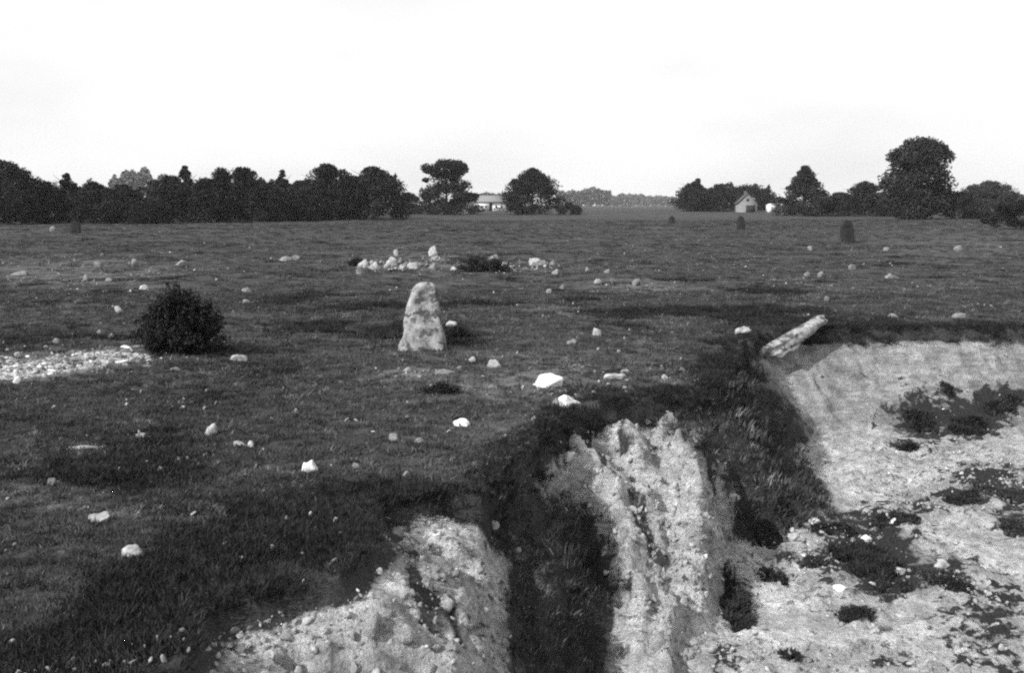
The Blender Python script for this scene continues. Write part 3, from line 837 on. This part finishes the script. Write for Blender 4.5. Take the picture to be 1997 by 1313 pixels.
# ------------------------------------------------------------------ loose stones on the heath
G1, G2, G3 = 'pale stones scattered on the heath', 'stones of the low cairn', 'small stones in the far grass'
W_, P_, D_ = M_WHITE, M_PALE, M_DULL
STONES = [
 (1070, 758, 54, 27, W_, G1, 'largest white stone with a rounded top near the pit rim'),
 (1113, 795, 44, 23, W_, G1, 'white stone lying right beside the pit rim, below the largest one'),
 (1088, 789, 20, 9, D_, G1, 'small dull stone between the two big white stones'),
 (900, 833, 32, 14, W_, G1, 'flat oval white stone left of the pit corner'),
 (603, 924, 32, 24, W_, G1, 'round white stone alone in the dark grass, left of the pit'),
 (410, 850, 24, 22, P_, G1, 'dull pale rounded stone above the round white one to the left'),
 (187, 1022, 44, 18, P_, G1, 'pale wedge shaped stone in the lower left grass'),
 (252, 1089, 50, 25, P_, G1, 'long pale stone, lowest in the left foreground'),
 (150, 879, 72, 7, P_, G1, 'thin flat pale slab lying in the left grass'),
 (467, 872, 30, 9, P_, G1, 'flat pale stone, longer of the touching pair'),
 (488, 873, 13, 11, P_, G1, 'small pale stone, rounder of the touching pair'),
 (30, 749, 18, 12, W_, G1, 'small white stone under the rubble bank by the left edge'),
 (465, 704, 34, 11, P_, G1, 'pale flat stone to the right of the juniper foot'),
 (342, 725, 24, 8, D_, G1, 'dull flat stone just in front of the juniper'),
 (606, 1012, 12, 12, P_, G1, 'upper small pale pebble in the dark grass above the left slope'),
 (606, 1032, 11, 9, D_, G1, 'lower small dull pebble in the dark grass above the left slope'),
 (559, 1019, 13, 10, D_, G1, 'dull pebble in the dark grass, left of the pebble pair'),
 (156, 997, 22, 9, D_, G1, 'small dull stone just above the wedge shaped stone'),
 (100, 951, 16, 14, D_, G1, 'dull stone half sunk in the grass near the left edge'),
 (965, 718, 30, 15, P_, G1, 'pale knobbly stone in front and right of the standing stone'),
 (922, 707, 15, 9, P_, G1, 'small pale stone left of the knobbly stone'),
 (1200, 741, 44, 10, P_, G1, 'long low pale stone right of the largest white stone'),
 (1224, 731, 26, 9, D_, G1, 'dull stone lying behind the long low pale one'),
 (1297, 742, 13, 9, P_, G1, 'small pale stone between the long low stone and the pit corner'),
 (1165, 655, 17, 13, P_, G1, 'small pale stone alone on the heath right of the standing stone'),
 (868, 730, 38, 8, D_, G1, 'dull flat slab just in front of the standing stone'),
 (795, 726, 18, 8, D_, G1, 'small dull stone in front of the left foot of the standing stone'),
 (880, 638, 22, 11, P_, G1, 'pale stone poking out beside the right of the standing stone'),
 (1331, 726, 13, 7, D_, G1, 'tiny dull stone nearest the inner pit corner'),
 (768, 862, 22, 13, D_, G1, 'dull stone in the grass left of the flat oval stone'),
 (820, 866, 26, 9, D_, G1, 'flat dull stone below and left of the flat oval stone'),
 (272, 857, 26, 10, D_, G1, 'dull flat stone right of the thin slab'),
 (310, 922, 17, 9, D_, G1, 'dull stone below the flat stones in the left grass'),
 (695, 914, 18, 8, D_, G1, 'dull stone right of the round white stone'),
 (790, 930, 22, 8, D_, G1, 'dull flat stone at the dark rim above the left slope'),
 (960, 760, 22, 8, D_, G1, 'dull stone below the knobbly stone'),
 (1115, 672, 18, 9, D_, G1, 'dull stone below the lone small pale one'),
 (1040, 822, 14, 8, D_, G1, 'dull pebble at the pit rim below the white stones'),
 (1452, 651, 38, 13, P_, G1, 'pale stone at the left end of the fallen slab'),
 (1492, 692, 26, 9, W_, G1, 'white stone under the lower tip of the fallen slab'),
 (1745, 621, 20, 8, D_, G1, 'dull stone in the dark heather behind the pit'),
 (1873, 619, 32, 8, D_, G1, 'long dull stone in the dark heather behind the pit, far right'),
 (231, 611, 16, 13, P_, G1, 'small bright stone left of the juniper top'),
 (279, 566, 18, 9, P_, G1, 'small bright stone above and left of the juniper'),
 (107, 673, 16, 12, D_, G1, 'dull rounded stone above the rubble bank'),
 (195, 655, 18, 10, D_, G1, 'left one of two dull stones above the rubble bank'),
 (217, 660, 14, 8, D_, G1, 'right one of two dull stones above the rubble bank'),
 (262, 521, 15, 14, P_, G3, 'upright pale stone in the far left grass'),
 (190, 522, 20, 10, D_, G3, 'dull stone left of the upright pale one in the far grass'),
 (352, 522, 30, 13, D_, G3, 'broad dull stone right of the upright pale one in the far grass'),
 (557, 511, 34, 9, P_, G3, 'long pale stone left of the low cairn'),
 (577, 508, 18, 8, D_, G3, 'dull stone touching the long pale one left of the cairn'),
 (101, 453, 13, 11, P_, G3, 'tiny pale stone beside the small dark upright stone'),
 (35, 540, 40, 9, D_, G3, 'flat dull stone in the far grass by the left edge'),
 (165, 548, 16, 11, D_, G3, 'squat dull stone below the far left stones'),
 (210, 550, 20, 7, D_, G3, 'low dull stone right of the squat one'),
 (480, 570, 22, 8, D_, G3, 'dull stone up right of the juniper'),
 (480, 591, 22, 6, D_, G3, 'low dull stone right of the juniper top'),
 (708, 522, 24, 14, P_, G2, 'left end stone of the low cairn'),
 (730, 526, 26, 14, P_, G2, 'broad pale stone second from the left in the low cairn'),
 (700, 536, 14, 9, D_, G2, 'small dull stone in front of the left end of the cairn'),
 (765, 520, 22, 17, P_, G2, 'brightest stone of the low cairn'),
 (772, 500, 11, 12, P_, G2, 'small stone perched behind the brightest cairn stone'),
 (782, 514, 12, 11, D_, G2, 'dull stone right against the brightest cairn stone'),
 (806, 524, 24, 11, P_, G2, 'low pale stone in the middle of the cairn'),
 (844, 528, 20, 15, D_, G2, 'dull stone behind the standing stone top'),
 (845, 501, 22, 19, P_, G2, 'pale upright stone standing highest in the cairn'),
 (885, 530, 16, 9, P_, G2, 'small pale stone at the left of the dark tuft in the cairn'),
 (985, 529, 20, 16, P_, G2, 'leaning pale stone at the right of the dark tuft in the cairn'),
 (962, 506, 30, 9, D_, G2, 'dull flat stone behind the dark tuft in the cairn'),
 (1048, 519, 38, 13, P_, G2, 'long pale stone at the right end of the cairn'),
 (1083, 536, 15, 9, P_, G2, 'small pale stone below the right end of the cairn'),
 (1078, 518, 14, 9, D_, G2, 'dull stone beyond the right end of the cairn'),
 (1147, 532, 12, 9, D_, G3, 'first small dull stone right of the cairn'),
 (1184, 534, 13, 8, D_, G3, 'second small dull stone right of the cairn'),
 (1166, 554, 18, 9, P_, G3, 'pale stone right of and below the cairn'),
 (1242, 557, 19, 12, P_, G3, 'pale stone on the bare patch right of the cairn'),
 (1097, 564, 12, 9, P_, G3, 'tiny pale stone on its own below the cairn'),
 (1070, 573, 12, 9, D_, G3, 'tiny dull stone near the lone pale one below the cairn'),
 (1614, 588, 14, 9, P_, G3, 'tiny pale stone behind the fallen slab'),
 (1575, 541, 15, 9, D_, G3, 'left one of two dull stones in the grass behind the slab'),
 (1601, 541, 16, 9, D_, G3, 'right one of two dull stones in the grass behind the slab'),
 (1582, 489, 14, 8, P_, G3, 'tiny pale stone below the white hut'),
 (1730, 491, 14, 7, P_, G3, 'tiny pale stone right of the larger dark upright stone'),
 (1662, 528, 16, 9, D_, G3, 'dull stone in the grass below the larger dark upright stone'),
 (1742, 543, 34, 9, D_, G3, 'broad dull slab in the grass far right'),
 (1870, 490, 20, 10, D_, G3, 'dull stone in the rough grass below the wide tree'),
]
for i, (u, v, w, h, m, g, lab) in enumerate(STONES):
    p = on_land(u, v, 3.0)
    k = p[1] * 1.0 / F_PX
    sw = w * k * (0.85 if g != G1 else 1.0)
    if g == G3 and m is P_ and i % 3: m = D_
    # the height seen is part top, part front
    elev = (EYE[2] - p[2]) / p[1]
    sdp = sw * (0.75 if w / h < 2.6 else 0.5)
    sh = max(h * k - sdp * elev * 0.55, 0.35 * h * k)
    me = rock_mesh('stone', (sw * 1.08, sdp, sh * 1.1 + 0.06), m, 500 + i, 3 if w > 26 else 2, 0.85, w > 26)
    tag(add('stone', me, None, (p[0], p[1] + sdp * 0.4, zf(p[0], p[1] + sdp * .4) - 0.05), RNG.uniform(-0.25, 0.25)), lab, 'stone', g)

# rubble bank on the left: stones are its parts
c = on_land(150, 715)
bank = empty('rubble_bank', c)
tag(bank, 'low bank of pale limestone rubble left of the juniper', 'rubble bank')
rg = np.random.default_rng(12)
n_b = 0
for k in range(290):
    u = rg.uniform(-60, 292)
    vc = 714 - (u / 290.0) * 24 + 4
    v = rg.normal(vc, 13 - 3.0 * abs(u - 150) / 150)
    p = on_land(u, v, 8)
    s = min(abs(rg.normal(0.0, 0.05)) + 0.02, .085)
    me = rock_mesh('stone', (s * rg.uniform(1.1, 2.6), s * 1.1, s * rg.uniform(.5, .8)), P_ if rg.random() < .55 else (D_ if rg.random() < .7 else W_), 900 + k, 1, .9)
    add('stone', me, bank, np.array(p) - c - np.array([0, 0, .3 * s]), rg.uniform(0, 3))

# ------------------------------------------------------------------ juniper bush
p = on_land(352, 690, 8)
jb = empty('juniper_bush', p)
tag(jb, 'round dense dark juniper bush beside the pale rubble bank', 'bush')
rg = np.random.default_rng(33)
n_st = 260
W, H = 82 * p[1] / F_PX, 116 * p[1] / F_PX
vs, fs = [], []; tips = []
for k in range(n_st):
    a = rg.uniform(0, 6.283); e = rg.uniform(0.0, 1.0) ** 0.8
    r = W * math.sin(e * 1.5) * rg.uniform(.74, 1.1); h = H * math.cos(e * 1.42) * rg.uniform(.72, 1.1) * (1.0 + 0.08 * math.sin(a * 3 + 1)) + .05
    tip = np.array([math.cos(a) * r, math.sin(a) * r, max(h, .06)])
    mid_ = tip * [.55, .55, .42]
    r *= 1 + .14 * math.sin(2 * a + 1.3); tip = np.array([math.cos(a) * r, math.sin(a) * r, max(h * (1 + .08 * math.cos(a + 2)), .06)]); mid_ = tip * [.55, .55, .42]
    if k % 5 == 0: tube(vs, fs, [(0.1 * math.cos(a), .1 * math.sin(a), -.03), mid_, tip * .96], [.016, .009, .003], 5)
    tips.append((mid_, tip))
add('stem', mesh_faces('stem', vs, fs, M_BARK), jb)
cs = []; 
for m_, t_ in tips:
    q = rg.uniform(0.0, 1, 110) ** .8
    cs.append(m_ + (t_ - m_) * q[:, None] + rg.normal(0, .045, (110, 3)) * (1.15 - .6 * q)[:, None])
cs = np.concatenate(cs); cs[:, 2] = np.maximum(cs[:, 2], .015)
add('foliage', quads_mesh('foliage', leaf_quads(cs, np.full(len(cs), .036), rg, .9), M_JUNIPER), jb)

def low_shrub(u, v, w, h, lab, seed):
    rg = np.random.default_rng(seed)
    p = on_land(u, v, 6); k = p[1] / F_PX
    root = empty('heather_bush', p); tag(root, lab, 'bush')
    W, H = w * k / 2, h * k
    vs, fs, cs = [], [], []
    for j in range(90):
        a = rg.uniform(0, 6.283); r = math.sqrt(rg.uniform(0, 1)) * rg.uniform(.8, 1.1)
        tip = np.array([math.cos(a) * r * W * rg.uniform(.7, 1.25), math.sin(a) * r * W * .5, H * (1 - .6 * r * r) * rg.uniform(.35, 1.2)])
        if j % 6 == 0: tube(vs, fs, [(tip[0] * .3, tip[1] * .3, -.03), tip * [.7, .7, .55], tip], [.012, .008, .002], 4)
        q = rg.uniform(.1, 1, 60)
        cs.append(tip * np.stack([.4 + .6 * q, .4 + .6 * q, q], 1) + rg.normal(0, .12 * H, (60, 3)))
    add('stem', mesh_faces('stem', vs, fs, M_BARK), root)
    cs = np.concatenate(cs); cs[:, 2] = np.maximum(cs[:, 2], .01)
    add('foliage', quads_mesh('foliage', leaf_quads(cs, np.full(len(cs), .10 * H + .012), rg, .6), M_HEATHER), root)
low_shrub(942, 530, 130, 26, 'low dark bush spreading in the gap of the low cairn', 51)
low_shrub(698, 520, 40, 18, 'small dark tuft at the left end of the low cairn', 52)
low_shrub(892, 660, 44, 20, 'small dark bush standing in for the shadow right of the standing stone', 53)  # dark foliage stands in for the stone's cast shadow
low_shrub(860, 768, 76, 18, 'small dark heather bush below the flat slab in front of the standing stone', 54)

# ------------------------------------------------------------------ ground cover
rg = np.random.default_rng(21)
def clump_mesh(name, m, *args): return mesh_np(name, *blades(rg, *args), m)
cover = templates('cover', [clump_mesh('grass_tuft', M_GRASS, 60, .10, .025, .07, .0065, 1.0) for _ in range(5)]
                  + [clump_mesh('dry_tuft', M_DRY, 30, .08, .03, .09, .004, 1.0) for _ in range(3)]
                  + [clump_mesh('heather_tuft', M_HEATHER, 90, .12, .025, .08, .007, 1.0) for _ in range(4)]
                  + [clump_mesh('sedge_tuft', M_SEDGE, 60, .10, .025, .075, .0065, 1.0) for _ in range(3)])
P, S, K, R = [], [], [], []
for y0, y1, dens, sc in ((3.2, 8, 360, .78), (8, 14, 190, .95), (14, 26, 62, 1.2), (26, 60, 15, 1.9), (60, 150, 2.6, 3.0)):
    wmax = .62 * y1 + 1.8
    n = int(dens * 2 * wmax * (y1 - y0))
    x, y = rg.uniform(-wmax, wmax, n), rg.uniform(y0, y1, n)
    ok = np.abs(x) < .62 * y + 1.8
    x, y = x[ok], y[ok]
    z, d, g = land(x, y)
    g = np.where(d > 0, np.maximum(g * .8, np.clip(patches(x, y, z, GROWN), 0, 1)), 0)
    keep = (d < 0.0) | (g * rg.uniform(.3, 1, len(x)) > 0.36)
    x, y, z, d, g = x[keep], y[keep], z[keep], d[keep], g[keep]
    dark = patches(x, y, z, DARK) - .15 + 1.25 * fbm(x * .6, y * .6, 5, 111) + 0.4 * sstep(-.12, 0, d) - g * .05
    bare = patches(x, y, z, BARE) + .25 * fbm(x * 1.5, y * 1.5, 3, 141)
    q = rg.uniform(0, 1, len(x))
    is_dark = q < sstep(.12, .75, dark)
    is_dry = (~is_dark) & (rg.uniform(0, 1, len(x)) < .08 + .4 * sstep(.28, .6, fbm(x * .5, y * 2.0, 4, 161)) + .25 * np.clip(bare, 0, 1) + .12 * sstep(0, .5, fbm(x * .6, y * .6, 3, 131)))
    drop = rg.uniform(0, 1, len(x)) < np.clip(bare, 0, .85)
    idx = np.where(is_dark, 8 + rg.integers(0, 4, len(x)), np.where(is_dry, 5 + rg.integers(0, 3, len(x)), np.where(rg.uniform(0, 1, len(x)) < sstep(-.25, .3, fbm(x * 1.1, y * 1.1, 4, 151)), 12 + rg.integers(0, 3, len(x)), rg.integers(0, 5, len(x)))))
    s = sc * rg.uniform(.6, 1.35, len(x)) * np.where(is_dark, 1.0 + .4 * np.clip(dark, 0, 1), 1.0)
    s = s * np.where(g > .3, rg.uniform(.8, 1.7, len(x)), 1 - .45 * sstep(-0.2, .05, d))
    mix = rg.uniform(0, 1, len(x))
    idx = np.where(g > .3, np.where(mix < .22, 5 + rg.integers(0, 3, len(x)), np.where(mix < .75, rg.integers(0, 5, len(x)), 12 + rg.integers(0, 3, len(x)))), idx)
    k = ~drop
    P.append(np.stack([x, y, z], 1)[k]); K.append(idx[k])
    S.append(np.stack([s, s, s * rg.uniform(.6, 1.15, len(x)) * (0.4 if y1 > 30 else 1)], 1)[k])
    R.append(np.stack([rg.normal(0, .12, len(x)), rg.normal(0, .12, len(x)), rg.uniform(0, 6.28, len(x))], 1)[k])
P, S, K, R = map(np.concatenate, (P, S, K, R))
scatter('grass', P, R, S, K, cover, 'rough grass and dark heather covering the heath', 'grass')
# tufts hanging over the pit rim
P, S, K, R = [], [], [], []
n_r = len(RIM_P)
for i in range(n_r - 6):
    a, b = RIM_P[i], RIM_P[i + 1]
    n = int(np.hypot(*(b - a)) * 70)
    t = rg.uniform(0, 1, n)
    x = a[0] + (b[0] - a[0]) * t + rg.normal(0, .12, n); y = a[1] + (b[1] - a[1]) * t + rg.normal(0, .12, n)
    z, d, g = land(x, y)
    k = (d < .12) & (i > 4)
    s = rg.uniform(.5, 1.15, n)
    P.append(np.stack([x, y, z], 1)[k]); S.append(np.stack([s, s, s], 1)[k]); K.append(rg.integers(8, 12, n)[k])
    R.append(np.stack([rg.normal(.25, .25, n), rg.normal(0.2, .25, n), rg.uniform(0, 6.28, n)], 1)[k])
P, S, K, R = map(np.concatenate, (P, S, K, R))
scatter('undergrowth', P, R, S, K, cover, 'dark turf and roots hanging along the pit rim', 'turf')

# gravel and clods in the pit
bits = templates('pebbles', [rock_mesh('pebble', (1.4, 1, .75), m_, 1500 + i, 1, 1.0) for i, m_ in enumerate([M_PALE, M_PALE, M_PIT, M_PIT, M_PIT, M_DULL, M_DULL, M_WHITE])])
n = 120000
x, y = rg.uniform(-2.2, 10, n), rg.uniform(4.2, 17.5, n)
z, d, g = land(x, y)
u, v = to_pixel(x, y, z)
g = np.maximum(g, np.clip(patches(x, y, z, GROWN), 0, 1))
k = (d > .06) & (u > -100) & (u < 2150) & (v < 1420) & (rg.uniform(0, 1, n) > g * 1.15)
x, y, z, d, u, v = x[k], y[k], z[k], d[k], u[k], v[k]
n = len(x)
rubbly = sstep(-.05, .4, fbm(x * 1.4, y * 1.4, 4, 171))
slope = ((z > -1.38) & (y < 12.5)).astype(float)
far_slope = (y > 13.4) & (z > -1.42)
k2 = rg.uniform(0, 1, n) < (.06 + .6 * rubbly + .35 * slope) * np.where(far_slope, .08, 1)
x, y, z, u, v, slope = x[k2], y[k2], z[k2], u[k2], v[k2], slope[k2]; n = len(x)
s = .007 + .035 * rg.uniform(0, 1, n) ** 4 + np.where(rg.uniform(0, 1, n) < .005 + .035 * slope, .04 * rg.uniform(.2, 1.1, n) ** 1.5, 0)
big_bit = s > .035
sort = np.where(big_bit & (rg.uniform(0, 1, n) < .85), rg.integers(2, 5, n), rg.choice(8, n, p=[.16, .16, .14, .14, .14, .12, .12, .02]))
scatter('gravel', np.stack([x, y, z - s * .25], 1), rg.uniform(0, 6.28, (n, 3)), np.stack([s * 1.6, s * 1.6, s * 1.3], 1), sort, bits,
        'loose gravel and clods over the pit slopes and floor', 'gravel')
# small bits of stone lying in the turf
PEB = [(0, 727, 100, 14, 2.2), (110, 712, 90, 13, 2.2), (215, 696, 85, 11, 2.2), (765, 521, 75, 9, 1.1), (845, 507, 26, 10, .6), (985, 522, 40, 10, .7), (1050, 520, 40, 9, .7), (820, 728, 90, 9, .5), (1100, 760, 160, 40, .3), (1240, 556, 60, 9, .4), (130, 530, 170, 24, .25),
       (1480, 670, 50, 14, .7)]
n = 260000
y = 4.5 + 55 * rg.uniform(0, 1, n) ** 1.6; x = rg.uniform(-1, 1, n) * (.6 * y + 1)
z, d, g = land(x, y)
w_ = patches(x, y, z, PEB) * .30 + .005 + .03 * sstep(.2, .6, fbm(x * .5, y * 1.6, 4, 161))
k = (d < -.03) & (rg.uniform(0, 1, n) < w_)
x, y, z, w_ = x[k], y[k], z[k], w_[k]; n = len(x)
s = (.012 + .03 * rg.uniform(0, 1, n) ** 3) * (.7 + y * .012) * np.where((w_ > .12) & (y > 25), 2.3, 1)
scatter('pebbles', np.stack([x, y, z + .01], 1), rg.uniform(0, 6.28, (n, 3)), np.stack([s * 1.6, s * 1.6, s], 1), rg.choice(8, n, p=[.2, .2, 0, 0, 0, .29, .29, .02]), bits,
        'small bits of pale stone showing through the turf', 'pebbles')

# bigger stones in the pit
PITSTONES = [(1112, 900, 24, 22, W_, 'white rounded stone high on the rubble of the gravel spur'), (1432, 975, 26, 16, P_, 'pale stone at the foot of the dark overgrown wall'),
             (1366, 968, 24, 18, P_, 'pale stone on the crest of the gravel spur'), (1690, 1060, 22, 16, W_, 'white stone in the middle of the largest weed patch'),
             (1755, 1122, 30, 16, W_, 'white stone at the lower right of the largest weed patch'), (1590, 1022, 26, 14, W_, 'white stone at the left of the largest weed patch'),
             (1745, 1022, 22, 12, W_, 'white stone behind the largest weed patch'), (1550, 1055, 26, 18, P_, 'pale stone between the small left weed patches'),
             (1640, 1150, 36, 10, W_, 'flat white stone just below the largest weed patch'), (790, 1075, 34, 26, M_PIT, 'pale lump of earth sticking out of the left slope'),
             (962, 1030, 26, 16, P_, 'pale stone at the top of the dark gully'), (1840, 1110, 34, 18, P_, 'pale stone amid the right hand weed patches')]
for i, (u, v, w, h, m, lab) in enumerate(PITSTONES):
    p = on_land(u, v, 4.0); k = p[1] / F_PX
    me = rock_mesh('stone', (w * k, w * k * .8, h * k * .95), m, 1700 + i, 2, .6, True)
    tag(add('stone', me, None, (p[0], p[1] + .03, p[2] - .02), RNG.uniform(0, 1)), lab, 'stone', 'stones lying in the pit')

# weed patches on the pit floor
WEEDS = [(1800, 840, 80, 55, 'dark weed patch left of the pair below the far slope'), (1885, 838, 95, 48, 'wide dark weed patch in the middle below the far slope'),
         (1952, 796, 70, 28, 'dark weed patch at the right end below the far slope'), (1772, 872, 44, 16, 'small dark weed patch below the left one at the far slope'),
         (1846, 760, 22, 18, 'tiny dark tuft alone on the far slope'), (1935, 955, 95, 42, 'dark weed patch by the right edge, half way down the floor'),
         (1875, 975, 60, 16, 'thin dark weed patch left of the right edge patch'), (1690, 1095, 110, 60, 'largest dark weed patch in the middle of the pit floor'),
         (1740, 1150, 90, 36, 'dark weed patch at the foot of the largest one'), (1620, 1028, 70, 20, 'thin dark weed patch up left of the largest one'),
         (1745, 1020, 70, 20, 'thin dark weed patch right behind the largest one'), (1530, 1008, 34, 26, 'small round weed patch below the dark overgrown wall'),
         (1495, 1055, 50, 26, 'small weed patch under the small round one'), (1502, 1130, 42, 24, 'small dark oval weed patch on the bare left floor'),
         (1438, 1200, 48, 66, 'upright weed patch by itself on the bare left floor'), (1815, 1120, 60, 40, 'dark weed patch right of the largest one'),
         (1860, 1145, 46, 30, 'small dark weed patch at the right of the foreground ones'), (1660, 1202, 60, 16, 'faint low weed patch in the foreground floor'),
         (1975, 1030, 44, 34, 'dark weed patch cut by the right edge'), (1545, 1288, 24, 18, 'tiny weed tuft at the bottom of the photo'),
         (1590, 1095, 50, 18, 'thin weed patch left of the largest one')]
for i, (u, v, w, h, lab) in enumerate(WEEDS):
    p = on_land(u, v, 6.0); k = p[1] / F_PX
    wr = w * k / 2 * (1.1 if v < 900 else 1.25)
    dep = h * k * (1.0 if v < 900 else 2.1)
    q0 = int(np.clip(6500 * wr * dep * 4, 300, 6000))
    # scattered low leaves over a ragged, broken outline
    ang = rg.uniform(0, 6.283, q0); rr = np.sqrt(rg.uniform(0, 1, q0)) * 1.15
    cx, cy = rr * np.cos(ang) * wr, rr * np.sin(ang) * dep * .8
    ok = fbm((p[0] + cx) * 4.5, (p[1] + cy) * 4.5, 4, 211) > (-.55 if v < 900 else -.75) + 1.0 * rr ** 1.8
    cx, cy = cx[ok], cy[ok]; q = len(cx)
    vv, ll, st, to = blades(rg, q * 5, .01, .02, .11 if v < 900 else .055 if h < 60 else .13, .020, 1.2)
    off = np.repeat(np.stack([cx, cy, np.zeros(q)], 1), 25, 0)
    gz = land(p[0] + off[::5, 0], p[1] + off[::5, 1])[0] - p[2]
    off[:, 2] = np.repeat(gz, 5)
    off[:, :2] += np.repeat(rg.normal(0, .025, (q * 5, 2)), 5, 0)
    tag(add('weed_patch', mesh_np('weed_patch', vv + off, ll, st, to, M_WEED), None, p), lab, 'weeds', 'dark weed patches in the pit')
